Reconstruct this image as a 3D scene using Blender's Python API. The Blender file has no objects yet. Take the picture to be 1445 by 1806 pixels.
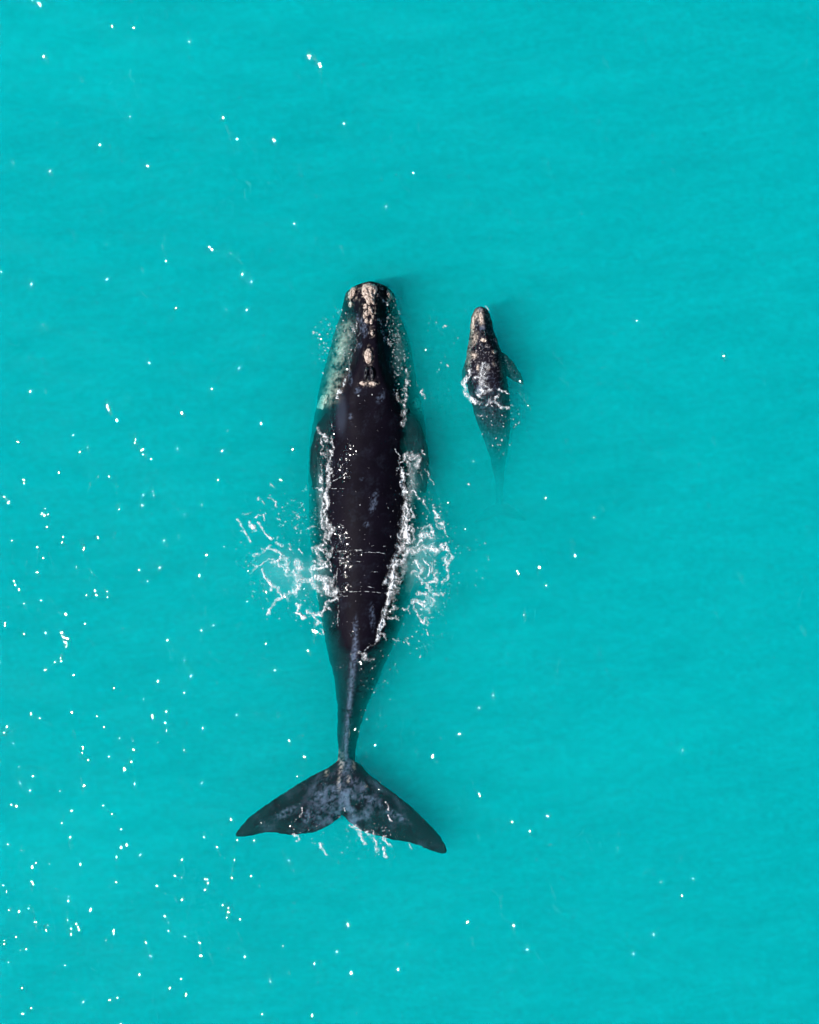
import bpy, math
import numpy as np
from mathutils import Vector
from mathutils.bvhtree import BVHTree

# ------------------------------------------------------------------ camera, sky, sun, exposure
SC = bpy.context.scene
S = 14.5 / 1012.0                       # metres per photo pixel (adult whale = 14.5 m)
CX, CY = 722.5, 903.0
def wx(x): return (np.asarray(x, float) - CX) * S
def wy(y): return (CY - np.asarray(y, float)) * S

CAM_H = 72.0
cam_data = bpy.data.cameras.new('camera')
cam = bpy.data.objects.new('camera', cam_data)
SC.collection.objects.link(cam)
cam.location = (0, 0, CAM_H)
cam.rotation_euler = (0, 0, 0)
cam_data.sensor_fit = 'VERTICAL'
cam_data.sensor_height = 24.0
cam_data.lens = 24.0 * CAM_H / (1806 * S)
cam_data.clip_end = 20000
SC.camera = cam

SUN_EL = math.radians(50)
SUN_AZ = math.atan2(-0.31, -0.95)      # the sun stands to the lower left of the picture
sun_dir = Vector((math.cos(SUN_EL) * math.cos(SUN_AZ), math.cos(SUN_EL) * math.sin(SUN_AZ), math.sin(SUN_EL)))
world = bpy.data.worlds.new('World'); SC.world = world
world.use_nodes = True
wn = world.node_tree
sky = wn.nodes.new('ShaderNodeTexSky'); sky.sky_type = 'NISHITA'; sky.sun_disc = False
sky.sun_elevation = SUN_EL
sky.sun_rotation = math.pi / 2 - SUN_AZ
bg = wn.nodes['Background']; bg.inputs['Strength'].default_value = 0.05
wn.links.new(sky.outputs['Color'], bg.inputs['Color'])
sl = bpy.data.lights.new('sun', 'SUN'); sl.energy = 5.0; sl.angle = math.radians(0.53); sl.color = (1.0, 0.955, 0.90)
sun = bpy.data.objects.new('sun', sl); SC.collection.objects.link(sun)
sun.rotation_euler = sun_dir.to_track_quat('Z', 'Y').to_euler()
SC.view_settings.view_transform = 'Standard'
SC.view_settings.look = 'None'
SC.view_settings.exposure = 0.95
SC.view_settings.gamma = 1.0
SC.view_settings.use_curve_mapping = False
SC.render.engine = 'CYCLES'
cy = SC.cycles
cy.max_bounces = 8; cy.volume_bounces = 5; cy.diffuse_bounces = 3; cy.glossy_bounces = 2
cy.transparent_max_bounces = 16; cy.transmission_bounces = 4
cy.use_denoising = True
cy.use_adaptive_sampling = True; cy.adaptive_threshold = 0.05; cy.adaptive_min_samples = 8
cy.sample_clamp_indirect = 4.0
cy.caustics_reflective = False; cy.caustics_refractive = False

# ------------------------------------------------------------------ helpers
COL = SC.collection
rng = np.random.default_rng(11)

def smooth(a, b, x):
    t = np.clip((np.asarray(x, float) - a) / (b - a), 0, 1)
    return t * t * (3 - 2 * t)

_perm = np.random.default_rng(5).permutation(4096)
_grad = np.random.default_rng(6).uniform(0, 2 * np.pi, 4096)
def perlin(x, y, seed=0):
    xi = np.floor(x).astype(int); yi = np.floor(y).astype(int)
    xf = x - xi; yf = y - yi
    def g(ix, iy, dx, dy):
        a = _grad[_perm[(_perm[(ix + seed * 131) & 4095] + iy) & 4095]]
        return np.cos(a) * dx + np.sin(a) * dy
    u = xf ** 3 * (xf * (xf * 6 - 15) + 10); v = yf ** 3 * (yf * (yf * 6 - 15) + 10)
    n00 = g(xi, yi, xf, yf); n10 = g(xi + 1, yi, xf - 1, yf)
    n01 = g(xi, yi + 1, xf, yf - 1); n11 = g(xi + 1, yi + 1, xf - 1, yf - 1)
    a = n00 + u * (n10 - n00); b = n01 + u * (n11 - n01)
    return (a + v * (b - a)) * 1.5
def fbm(x, y, seed=0, octaves=4, gain=0.5):
    s = 0; a = 1.0; t = 0
    for k in range(octaves):
        s = s + a * perlin(x * 2 ** k, y * 2 ** k, seed + k * 7); t += a; a *= gain
    return s / t

_ja = np.random.default_rng(8).uniform(0, 1, 4096); _jb = np.random.default_rng(9).uniform(0, 1, 4096)
def worley(x, y):
    xi = np.floor(x).astype(int); yi = np.floor(y).astype(int)
    f1 = np.full(x.shape, 9.0); f2 = f1.copy()
    for i in (-1, 0, 1):
        for j in (-1, 0, 1):
            h = _perm[(_perm[(xi + i) & 4095] + yi + j) & 4095]
            d = np.hypot(xi + i + _ja[h] - x, yi + j + _jb[h] - y)
            f2 = np.minimum(f2, np.maximum(f1, d)); f1 = np.minimum(f1, d)
    return f1, f2

def mesh_from(name, verts, faces, mat=None, parent=None, flat=False):
    me = bpy.data.meshes.new(name)
    verts = np.asarray(verts, np.float32).reshape(-1, 3)
    if isinstance(faces, np.ndarray):
        nf, k = faces.shape
        me.vertices.add(len(verts)); me.vertices.foreach_set('co', verts.ravel())
        me.loops.add(nf * k); me.loops.foreach_set('vertex_index', faces.astype(np.int32).ravel())
        me.polygons.add(nf); me.polygons.foreach_set('loop_start', np.arange(0, nf * k, k, dtype=np.int32))
        me.update(calc_edges=True); me.validate()
    else:
        me.from_pydata(verts.tolist(), [], faces); me.update()
    me.polygons.foreach_set('use_smooth', np.full(len(me.polygons), not flat))
    if mat: me.materials.append(mat)
    o = bpy.data.objects.new(name, me); COL.objects.link(o)
    if parent: o.parent = parent
    return o

def attr(o, name, vals):
    a = o.data.attributes.new(name, 'FLOAT', 'POINT')
    a.data.foreach_set('value', np.asarray(vals, np.float32))

def verts_of(o):
    v = np.empty(len(o.data.vertices) * 3, np.float32); o.data.vertices.foreach_get('co', v)
    return v.reshape(-1, 3)

def material(name):
    m = bpy.data.materials.new(name); m.use_nodes = True
    n = m.node_tree; n.nodes.clear()
    out = n.nodes.new('ShaderNodeOutputMaterial')
    def N(t, **kw):
        nd = n.nodes.new(t)
        for k, v in kw.items():
            if hasattr(nd, k) and not k[0].isupper(): setattr(nd, k, v)
            else: nd.inputs[k.replace('_', ' ')].default_value = v
        return nd
    return m, n, out, N, n.links.new

# ------------------------------------------------------------------ sea
def wave_z(x, y):                       # long gentle swell, metres
    return (0.014 * np.sin(0.9 * x + 0.55 * y) + 0.010 * np.sin(1.9 * x - 1.1 * y + 1.0)
            + 0.007 * np.sin(2.9 * y + 0.9 * x + 2.2) + 0.008 * np.sin(-1.3 * x + 2.2 * y + 0.4)
            + 0.012 * np.sin(5.1 * y + 1.7 * x + 1.1) * np.sin(1.1 * y + 0.6) + 0.010 * np.sin(7.3 * y - 2.2 * x) * np.sin(1.7 * y + 1.3 * x + 2))

def water_material():
    m, n, out, N, L = material('turquoise_water')
    v = N('ShaderNodeVolumeScatter'); v.inputs['Color'].default_value = (0.001, 0.98, 1.0, 1); v.inputs['Density'].default_value = 0.20
    a = N('ShaderNodeVolumeAbsorption'); a.inputs['Color'].default_value = (0.0, 0.920, 0.935, 1); a.inputs['Density'].default_value = 0.8
    ad = N('ShaderNodeAddShader'); L(v.outputs[0], ad.inputs[0]); L(a.outputs[0], ad.inputs[1])
    L(ad.outputs[0], out.inputs['Volume'])
    return m

def build_sea():
    far = 3000.0
    xs = np.concatenate([[-far, -400, -60], np.linspace(-16, 16, 214), [60, 400, far]])
    ys = np.concatenate([[-far, -400, -60], np.linspace(-19, 19, 254), [60, 400, far]])
    X, Y = np.meshgrid(xs, ys)
    fade = smooth(19, 14, np.abs(Y)) * smooth(16, 11, np.abs(X))
    Z = wave_z(X, Y) * fade
    ny, nx = X.shape
    idx = np.arange(nx * ny).reshape(ny, nx)
    top = np.stack([idx[:-1, :-1], idx[:-1, 1:], idx[1:, 1:], idx[1:, :-1]], -1).reshape(-1, 4)
    bot = top[:, ::-1] + nx * ny
    b = np.concatenate([idx[0, :], idx[1:, -1], idx[-1, -2::-1], idx[-2:0:-1, 0]])
    b2 = np.roll(b, -1)
    side = np.stack([b, b + nx * ny, b2 + nx * ny, b2], -1)
    vt = np.stack([X, Y, Z], -1).reshape(-1, 3); vb = vt.copy(); vb[:, 2] = -42.0
    # the water grows murkier downwards: stacked layers of stirred silt
    lm, n, out, N, L = material('murky_water')
    v = N('ShaderNodeVolumeScatter'); v.inputs['Color'].default_value = (0.001, 0.98, 1.0, 1); v.inputs['Density'].default_value = 0.24
    a = N('ShaderNodeVolumeAbsorption'); a.inputs['Color'].default_value = (0.0, 0.92, 0.934, 1); a.inputs['Density'].default_value = 1.0
    ad = N('ShaderNodeAddShader'); L(v.outputs[0], ad.inputs[0]); L(a.outputs[0], ad.inputs[1]); L(ad.outputs[0], out.inputs['Volume'])
    for zt in (-0.40, -0.95):
        f = 2950 + zt * 10; c = [(-f, -f), (f, -f), (f, f), (-f, f)]
        V = [(x, y, zt) for x, y in c] + [(x, y, -41.6 + zt * .1) for x, y in c]
        lo = mesh_from('silty_water', V, [[0, 1, 2, 3], [7, 6, 5, 4], [0, 4, 5, 1], [1, 5, 6, 2], [2, 6, 7, 3], [3, 7, 4, 0]], lm, flat=True); lo['kind'] = 'structure'
    o = mesh_from('water', np.concatenate([vt, vb]), np.concatenate([top, bot, side]), water_material())
    o['kind'] = 'structure'
    # sandy floor of the bay, inside the lower part of the water
    m, n, out, N, L = material('pale_sand')
    p = N('ShaderNodeBsdfPrincipled'); p.inputs['Roughness'].default_value = 0.9
    nz = N('ShaderNodeTexNoise'); nz.inputs['Scale'].default_value = 0.4
    cr = N('ShaderNodeValToRGB'); cr.color_ramp.elements[0].color = (0.42, 0.38, 0.29, 1); cr.color_ramp.elements[1].color = (0.6, 0.55, 0.44, 1)
    tc = N('ShaderNodeTexCoord'); L(tc.outputs['Object'], nz.inputs['Vector'])
    L(nz.outputs['Fac'], cr.inputs['Fac']); L(cr.outputs[0], p.inputs['Base Color']); L(p.outputs[0], out.inputs['Surface'])
    xs = np.linspace(-1, 1, 41); xs = np.sign(xs) * np.abs(xs) ** 3 * 2900
    X, Y = np.meshgrid(xs, xs); Z = -40.0 + 0.35 * fbm(X * 0.08, Y * 0.08, 3)
    idx = np.arange(41 * 41).reshape(41, 41)
    f = np.stack([idx[:-1, :-1], idx[:-1, 1:], idx[1:, 1:], idx[1:, :-1]], -1).reshape(-1, 4)
    sb = mesh_from('seabed', np.stack([X, Y, Z], -1).reshape(-1, 3), f, m); sb['kind'] = 'structure'
build_sea()

def build_silt():
    # faint drifts of milkier and clearer water just below the surface
    def mat(name, milky, k):
        m, n, out, N, L = material(name)
        if milky:
            v = N('ShaderNodeVolumeScatter'); v.inputs['Color'].default_value = (0.0, 0.98, 1.0, 1)
        else:
            v = N('ShaderNodeVolumeAbsorption'); v.inputs['Color'].default_value = (0.0, 0.08, 0.0, 1)
        v.inputs['Density'].default_value = k
        L(v.outputs[0], out.inputs['Volume']); return m
    pale, dark = mat('milky_drift', True, 0.15), mat('clear_drift', False, 0.03)
    for k, (x, y, rx, ry, t, T, p) in enumerate([(120, 90, 420, 150, 4, .7, 1), (560, 20, 300, 60, -3, .4, 1), (90, 1500, 330, 170, 8, .5, 1), (1120, 1330, 420, 110, 14, .4, 1), (1250, 300, 330, 60, 10, .4, 0),
                                                (1000, 900, 300, 170, 12, .8, 0), (1230, 760, 260, 60, 14, .5, 0), (900, 1420, 380, 80, 14, .5, 0), (340, 420, 300, 45, -6, .4, 0), (1300, 1120, 260, 55, 15, .4, 0),
                                                (260, 1030, 240, 60, 10, .4, 0), (1240, 1650, 300, 70, 12, .5, 0), (1010, 130, 260, 50, 6, .4, 1), (420, 1680, 300, 50, 9, .4, 0), (980, 1120, 240, 40, 16, .3, 1),
                                                (700, 330, 280, 55, -8, .5, 0), (1180, 540, 260, 45, 10, .3, 1)]):
        nr, na = 14, 40; V = []; a = math.radians(t)
        prof = [(r / nr, 1) for r in range(0, nr + 1)] + [(r / nr, -1) for r in range(nr - 1, -1, -1)]
        for r, sg in prof:
            th = np.linspace(0, 2 * np.pi, na, endpoint=False); q = r * (1 + .25 * np.sin(2 * th + k) * .5 + .12 * np.sin(3 * th + 2 * k))
            px, py = np.cos(th) * rx * q, np.sin(th) * ry * q
            V.append(np.stack([wx(x + px * math.cos(a) + py * math.sin(a)), wy(y - px * math.sin(a) + py * math.cos(a)), np.full(na, -.95 - .011 * k + 1.0 * sg * T * (1 - r * r) ** 2)], -1))
        V = np.concatenate(V); n = len(prof); idx = np.arange(n * na).reshape(n, na); nx_ = np.roll(idx, -1, 1)
        F = np.stack([nx_[:-1], nx_[1:], idx[1:], idx[:-1]], -1).reshape(-1, 4)
        o = mesh_from('silt_drift', V, F, pale if p else dark); o['kind'] = 'stuff'; o['category'] = 'silt'; o['group'] = 'silt drifts in the bay'
        o['label'] = 'faint pale drift of milky water below the surface' if p else 'faint darker drift of water below the surface'
build_silt()

# ------------------------------------------------------------------ whale bodies
def interp_rows(rows, n):
    rows = np.asarray(rows, float)
    y = rows[:, 0]; q = np.concatenate([[y[0]], np.linspace(y[0], y[-1], n)[1:]])
    out = np.empty((n, rows.shape[1])); out[:, 0] = q
    m = np.zeros_like(rows)             # monotone cubic (Fritsch-Carlson) per column
    for c in range(1, rows.shape[1]):
        v = rows[:, c]; h = np.diff(y); d = np.diff(v) / h
        mm = np.zeros(len(y)); mm[0] = d[0]; mm[-1] = d[-1]
        for k in range(1, len(y) - 1):
            if d[k - 1] * d[k] > 0:
                w1 = 2 * h[k] + h[k - 1]; w2 = h[k] + 2 * h[k - 1]
                mm[k] = (w1 + w2) / (w1 / d[k - 1] + w2 / d[k])
        k = np.clip(np.searchsorted(y, q, side='right') - 1, 0, len(y) - 2)
        t = (q - y[k]) / h[k]; hk = h[k]
        out[:, c] = ((1 + 2 * t) * (1 - t) ** 2 * v[k] + t * (1 - t) ** 2 * hk * mm[k]
                     + t * t * (3 - 2 * t) * v[k + 1] + t * t * (t - 1) * hk * mm[k + 1])
    return out

def loft_body(rows, n=260, ring=88):
    """rows: y, centre x, half width (photo px), z of widest line, z of crown, shape power, ridge half width px, ridge height, belly depth."""
    R = interp_rows([tuple(r) + (0,) * (10 - len(r)) for r in rows], n)
    th = np.linspace(0, 2 * np.pi, ring, endpoint=False)
    u = np.cos(th); top = np.sin(th) >= 0
    V = []
    for (y, cx, w, zs, zl, p, rw, H, bd, ro) in R:
        f = np.sqrt(np.clip(1 - np.abs(u) ** p, 0, 1))
        be = np.interp(y, [690, 770, 1140, 1180], [6, 2.6, 2.6, 3.5]) if cx < 750 else 6
        t = np.abs(u * w - ro) / max(rw, 1)
        z = np.where(top, zs + (zl - zs) * f + H / (1 + t ** be) * (1 - u ** 8), zs - bd * np.sqrt(np.clip(1 - u * u, 0, 1)))
        V.append(np.stack([wx(cx + u * w), np.full(ring, wy(y)), z], -1))
    V = np.concatenate(V)
    F = []
    for k in range(n - 1):
        for j in range(ring):
            j2 = (j + 1) % ring
            F.append([k * ring + j, (k + 1) * ring + j, (k + 1) * ring + j2, k * ring + j2])
    F.append(list(range(ring))); F.append(list(range((n - 1) * ring, n * ring))[::-1])
    return V, F

def resample(pts, n):
    p = np.asarray(pts, float); d = np.concatenate([[0], np.cumsum(np.linalg.norm(np.diff(p, axis=0), axis=1))])
    q = np.linspace(0, d[-1], n)
    return np.stack([np.interp(q, d, p[:, c]) for c in range(p.shape[1])], -1)

def loft_blade(lead, trail, zs, thick, n=60, m=14, edge=0.03):
    """A fin: leading and trailing edge (photo px), z and thickness along the span."""
    A = resample(lead, n); B = resample(trail, n)
    k_ = np.arange(n); A[:, 1] += .7 * perlin(k_ * .9, k_ * 0 + .5, 3); B[:, 1] += 1.5 * fbm(k_ * .45, k_ * 0 + .5, 4, 3)
    t = np.linspace(0, 1, n)
    z = np.interp(t, np.linspace(0, 1, len(zs)), zs); th = np.interp(t, np.linspace(0, 1, len(thick)), thick)
    c = (1 - np.cos(np.linspace(0, np.pi, m))) / 2
    prof = 1.9 * (np.sqrt(c) * 0.9 - 0.75 * c - 0.15 * c ** 2) + 0.0
    prof = np.maximum(prof / prof.max(), 0.0)
    V = []
    for k in range(n):
        half = np.maximum(prof * th[k] / 2, np.where((c > 0.02), edge / 2, edge / 4))
        x = A[k, 0] + (B[k, 0] - A[k, 0]) * c; y = A[k, 1] + (B[k, 1] - A[k, 1]) * c
        up = np.stack([wx(x), wy(y), z[k] + half], -1); lo = np.stack([wx(x), wy(y), z[k] - half], -1)[::-1]
        V.append(np.concatenate([up, lo]))
    V = np.concatenate(V); r = 2 * m; F = []
    for k in range(n - 1):
        for j in range(r):
            j2 = (j + 1) % r
            F.append([k * r + j, (k + 1) * r + j, (k + 1) * r + j2, k * r + j2])
    F.append(list(range(r))); F.append(list(range((n - 1) * r, n * r))[::-1])
    return V, F

def fuse(name, pieces, voxel, mat, parent, relax=4):
    """All pieces become one continuous closed skin."""
    V = []; F = []; off = 0
    for v, f in pieces:
        V.append(v); F += [[i + off for i in q] for q in f]; off += len(v)
    me = bpy.data.meshes.new('tmp'); me.from_pydata(np.concatenate(V).tolist(), [], F); me.update()
    import bmesh
    bm = bmesh.new(); bm.from_mesh(me); bmesh.ops.recalc_face_normals(bm, faces=bm.faces); bm.to_mesh(me); bm.free()
    tmp = bpy.data.objects.new('tmp', me); COL.objects.link(tmp)
    r = tmp.modifiers.new('r', 'REMESH'); r.mode = 'VOXEL'; r.voxel_size = voxel; r.adaptivity = 0
    s = tmp.modifiers.new('s', 'SMOOTH'); s.factor = 0.5; s.iterations = relax
    dg = bpy.context.evaluated_depsgraph_get()
    me2 = bpy.data.meshes.new_from_object(tmp.evaluated_get(dg))
    bpy.data.objects.remove(tmp); bpy.data.meshes.remove(me)
    me2.name = name; me2.polygons.foreach_set('use_smooth', np.full(len(me2.polygons), True))
    me2.materials.clear(); me2.materials.append(mat)
    o = bpy.data.objects.new(name, me2); COL.objects.link(o); o.parent = parent
    return o

def skin_material(name, base, fleck):
    m, n, out, N, L = material(name)
    p = N('ShaderNodeBsdfPrincipled')
    p.inputs['Roughness'].default_value = 0.6
    p.inputs['Specular IOR Level'].default_value = 0.03
    tc = N('ShaderNodeTexCoord')
    nz = N('ShaderNodeTexNoise'); nz.inputs['Scale'].default_value = 3.0; nz.inputs['Detail'].default_value = 6
    L(tc.outputs['Object'], nz.inputs['Vector'])
    cr = N('ShaderNodeValToRGB'); cr.color_ramp.elements[0].position = 0.3; cr.color_ramp.elements[1].position = 0.75
    cr.color_ramp.elements[0].color = (*base, 1); cr.color_ramp.elements[1].color = (*[c * 1.7 for c in base], 1)
    L(nz.outputs['Fac'], cr.inputs['Fac'])
    def layer(prev, attr_name, col):
        a = N('ShaderNodeAttribute'); a.attribute_name = attr_name
        mx = N('ShaderNodeMix'); mx.data_type = 'RGBA'
        L(a.outputs['Fac'], mx.inputs[0]); L(prev, mx.inputs[6]); mx.inputs[7].default_value = (*col, 1)
        return mx.outputs[2]
    c = layer(cr.outputs[0], 'grey', (0.068, 0.090, 0.140))
    c = layer(c, 'tan', (0.31, 0.26, 0.225))
    # small pale scars and flecks
    vo = N('ShaderNodeTexVoronoi'); vo.inputs['Scale'].default_value = fleck
    L(tc.outputs['Object'], vo.inputs['Vector'])
    lt = N('ShaderNodeMath'); lt.operation = 'LESS_THAN'; lt.inputs[1].default_value = 0.10; L(vo.outputs['Distance'], lt.inputs[0])
    sp = N('ShaderNodeSeparateColor'); L(vo.outputs['Color'], sp.inputs[0])
    gt = N('ShaderNodeMath'); gt.operation = 'GREATER_THAN'; gt.inputs[1].default_value = 0.74; L(sp.outputs[0], gt.inputs[0])
    ml = N('ShaderNodeMath'); ml.operation = 'MULTIPLY'; L(lt.outputs[0], ml.inputs[0]); L(gt.outputs[0], ml.inputs[1])
    m2 = N('ShaderNodeMath'); m2.operation = 'MULTIPLY'; m2.inputs[1].default_value = 0.35; L(ml.outputs[0], m2.inputs[0])
    mx = N('ShaderNodeMix'); mx.data_type = 'RGBA'; L(m2.outputs[0], mx.inputs[0]); L(c, mx.inputs[6]); mx.inputs[7].default_value = (0.22, 0.21, 0.24, 1)
    L(mx.outputs[2], p.inputs['Base Color'])
    n2 = N('ShaderNodeTexNoise'); n2.inputs['Scale'].default_value = 9; n2.inputs['Detail'].default_value = 5
    L(tc.outputs['Object'], n2.inputs['Vector'])
    b = N('ShaderNodeBump'); b.inputs['Strength'].default_value = 0.5; b.inputs['Distance'].default_value = 0.012
    L(n2.outputs['Fac'], b.inputs['Height']); L(b.outputs[0], p.inputs['Normal'])
    L(p.outputs[0], out.inputs['Surface'])
    return m

def callosity_material():
    m, n, out, N, L = material('callosity')
    p = N('ShaderNodeBsdfPrincipled'); p.inputs['Roughness'].default_value = 0.8; p.inputs['Specular IOR Level'].default_value = 0.2
    tc = N('ShaderNodeTexCoord')
    nz = N('ShaderNodeTexNoise'); nz.inputs['Scale'].default_value = 15; nz.inputs['Detail'].default_value = 8; nz.inputs['Roughness'].default_value = 0.75
    L(tc.outputs['Object'], nz.inputs['Vector'])
    cr = N('ShaderNodeValToRGB')
    e = cr.color_ramp.elements; e[0].position = 0.40; e[0].color = (0.10, 0.065, 0.05, 1); e[1].position = 0.66; e[1].color = (0.70, 0.61, 0.56, 1)
    k = e.new(0.50); k.color = (0.46, 0.37, 0.32, 1)
    L(nz.outputs['Fac'], cr.inputs['Fac']); L(cr.outputs[0], p.inputs['Base Color'])
    b = N('ShaderNodeBump'); b.inputs['Strength'].default_value = 1.0; b.inputs['Distance'].default_value = 0.09
    L(nz.outputs['Fac'], b.inputs['Height']); L(b.outputs[0], p.inputs['Normal'])
    L(p.outputs[0], out.inputs['Surface'])
    return m

def wet_black_material():
    m, n, out, N, L = material('wet_black_lip')
    p = N('ShaderNodeBsdfPrincipled'); p.inputs['Base Color'].default_value = (0.010, 0.009, 0.013, 1)
    p.inputs['Roughness'].default_value = 0.16; p.inputs['Specular IOR Level'].default_value = 0.6
    L(p.outputs[0], out.inputs['Surface'])
    return m

class Surface:
    """The upper skin of a body, for laying things on it."""
    def __init__(self, o):
        dg = bpy.context.evaluated_depsgraph_get()
        self.t = BVHTree.FromObject(o, dg)
    def z(self, x, y, default=-99.0):
        x = np.atleast_1d(x); y = np.atleast_1d(y); r = np.full(x.shape, float(default))
        fx, fy, fr = x.ravel(), y.ravel(), r.ravel()
        d = Vector((0, 0, -1)); rc = self.t.ray_cast
        for i in range(fx.size):
            h = rc(Vector((fx[i], fy[i], 5.0)), d)
            if h[0] is not None: fr[i] = h[0].z
        return fr.reshape(x.shape)

def blob_outline(x, y, rx, ry, tilt=0, seed=0, rough=0.30, n=52):
    t = np.linspace(0, 2 * np.pi, n, endpoint=False)
    r = 1 + rough * fbm(np.cos(t) * 2.3 + seed * 3.1, np.sin(t) * 2.3 + seed * 1.7, seed, 4) * 1.5
    px = np.cos(t) * rx * r; py = np.sin(t) * ry * r
    a = math.radians(tilt)
    return np.stack([x + px * math.cos(a) - py * math.sin(a), y + px * math.sin(a) + py * math.cos(a)], -1)

def patch(name, outline, height, surf, mat, parent, seed=0, lump=0.5, profile='dome', rings=9):
    """A raised pad grown on the skin inside an outline (photo px)."""
    o = np.asarray(outline, float); c = o.mean(0); n = len(o)
    V = [[wx(c[0]), wy(c[1]), 0]]; rr = [0]
    for k in range(1, rings + 1):
        r = k / rings
        for q in o: V.append([wx(c[0] + (q[0] - c[0]) * r), wy(c[1] + (q[1] - c[1]) * r), 0]); rr.append(r)
    V = np.array(V, float); rr = np.array(rr)
    base = surf.z(V[:, 0], V[:, 1], np.nan)
    base = np.where(np.isnan(base), np.nanmedian(base) if np.isfinite(base).any() else 0.0, base)
    if profile == 'dome': h = height * np.sqrt(np.clip(1 - rr ** 3, 0, 1))
    else: h = height * np.sin(np.pi * np.clip(rr, 0, 1) ** 0.8) ** 0.8
    nz = fbm(V[:, 0] * 17 + seed, V[:, 1] * 17, seed, 4) * 1.5
    h = h * (1 + lump * nz) - 0.02 * (rr > 0.99)
    V[:, 2] = base + h
    F = [[0, 1 + j, 1 + (j + 1) % n] for j in range(n)]
    for k in range(rings - 1):
        for j in range(n):
            a = 1 + k * n + j; b = 1 + k * n + (j + 1) % n
            F.append([a, a + n, b + n, b])
    # keep faces looking upward whatever the outline's direction
    a = V[F[-1]]; nrm = np.cross(a[1] - a[0], a[2] - a[0])
    if nrm[2] < 0: F = [q[::-1] for q in F]
    return mesh_from(name, V, F, mat, parent)

def ell(P, x, y, rx, ry, tilt=0, soft=0.5):
    a = math.radians(tilt); dx = P[0] - x; dy = P[1] - y
    u = (dx * math.cos(a) + dy * math.sin(a)) / rx; v = (-dx * math.sin(a) + dy * math.cos(a)) / ry
    return smooth(1 + soft, 1 - soft * 0.6, np.hypot(u, v))

def waver(o, amp=1.7):
    # refraction by ripples put into the shape: submerged skin is shifted sideways
    v = verts_of(o).astype(float); px, py = v[:, 0] / S, v[:, 1] / S; k = smooth(-.06, -.22, v[:, 2]) * S * amp
    v[:, 0] += k * fbm(px / 13, py / 13, 301, 3); v[:, 1] += k * fbm(px / 13, py / 13, 302, 3)
    o.data.vertices.foreach_set('co', v.astype(np.float32).ravel()); o.data.update()

CALL = callosity_material(); WETB = wet_black_material()

def thing(name, loc, label, cat, group):
    o = bpy.data.objects.new(name, None); COL.objects.link(o)
    o['label'] = label; o['category'] = cat; o['group'] = group
    o.empty_display_size = 0.5
    return o

# ---------------- adult
def emergent(e, w, zs, p=2.8):          # crown height that leaves half width e dry
    return -zs / math.sqrt(1 - (e / w) ** p) + zs
adult_rows = [
    # y, cx, w, zs, zl, p, rw, H, belly, ridge offset
    (496, 653, 5, -.35, -.10, 2.5, 8, .10, .10),
    (499, 653, 19, -.42, .00, 2.6, 16, .16, .25),
    (506, 653, 34, -.50, .01, 2.8, 23, .26, .45),
    (516, 652, 43, -.58, -.02, 3.2, 24, .34, .6),
    (530, 652, 47, -.64, -.06, 3.6, 21, .42, .7),
    (550, 652, 52, -.80, -.16, 3.2, 19, .52, .8),
    (575, 653, 62, -.92, -.22, 3.2, 19, .58, .9),
    (600, 653, 70, -1.0, -.25, 3.2, 20.5, .64, 1.0),
    (625, 652, 76, -1.05, -.27, 3.2, 24, .70, 1.1),
    (645, 651, 80, -1.1, -.26, 3.2, 29, .70, 1.2),
    (665, 650, 85, -1.1, -.24, 3.2, 38, .67, 1.3),
    (690, 650, 91, -1.15, -.20, 3.0, 47, .58, 1.35),
    (712, 650, 94, -1.2, -.15, 2.8, 52, .47, 1.4),
    (735, 650, 99, -1.25, -.12, 3.0, 58, .45, 1.7),
    (760, 649, 103, -1.45, -.12, 2.5, 62, .45, 1.8)]
for (y, cx, w, e, zs, H) in [(800, 646, 105, 58, -1.6, .40), (840, 646, 106, 61.5, -1.6, .40), (880, 647, 106, 66, -1.6, .42), (915, 646, 105, 65, -1.6, .42), (945, 646, 103, 60, -1.6, .41),
                             (975, 645, 99, 56, -1.6, .40), (1000, 643, 94, 48, -1.45, .38), (1040, 641, 86, 43, -1.3, .35), (1075, 639, 78, 40, -1.15, .32),
                             (1100, 638, 72, 37, -1.08, .29), (1120, 636, 66, 31, -1.0, .25), (1140, 634, 60, 23, -.95, .20)]:
    be_ = zs + (-.12 - zs) * math.sqrt(1 - (e / w) ** 2.2); H = -be_ * 1.4
    adult_rows.append((y, cx, w, zs, -.12, 2.2, e / (.4 ** (1 / 2.6)), H, 1.8 if y < 1000 else 1.8 - (y - 1000) * .0075))
adult_rows += [(1156, 632, 55, -.84, -.13, 2.4, 13, .14, .65, -5), (1175, 630, 48, -.82, -.13, 2.2, 10, .10, .6, -7), (1200, 628, 40, -.82, -.17, 2.2, 9, .10, .52, -7),
               (1225, 624, 33, -.80, -.20, 2.1, 8, .11, .46, -5.5), (1250, 620, 26, -.78, -.23, 2.0, 7, .12, .42, -4), (1300, 613, 19, -.66, -.30, 2, 6, .12, .36, -1.5),
               (1335, 611, 15, -.50, -.28, 2, 6, .09, .26), (1365, 608, 15, -.38, -.23, 2, 6, .05, .12),
               (1400, 605, 14, -.34, -.21, 2, 8, .02, .06), (1430, 604, 6, -.28, -.25, 2, 8, 0, .03)]

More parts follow.
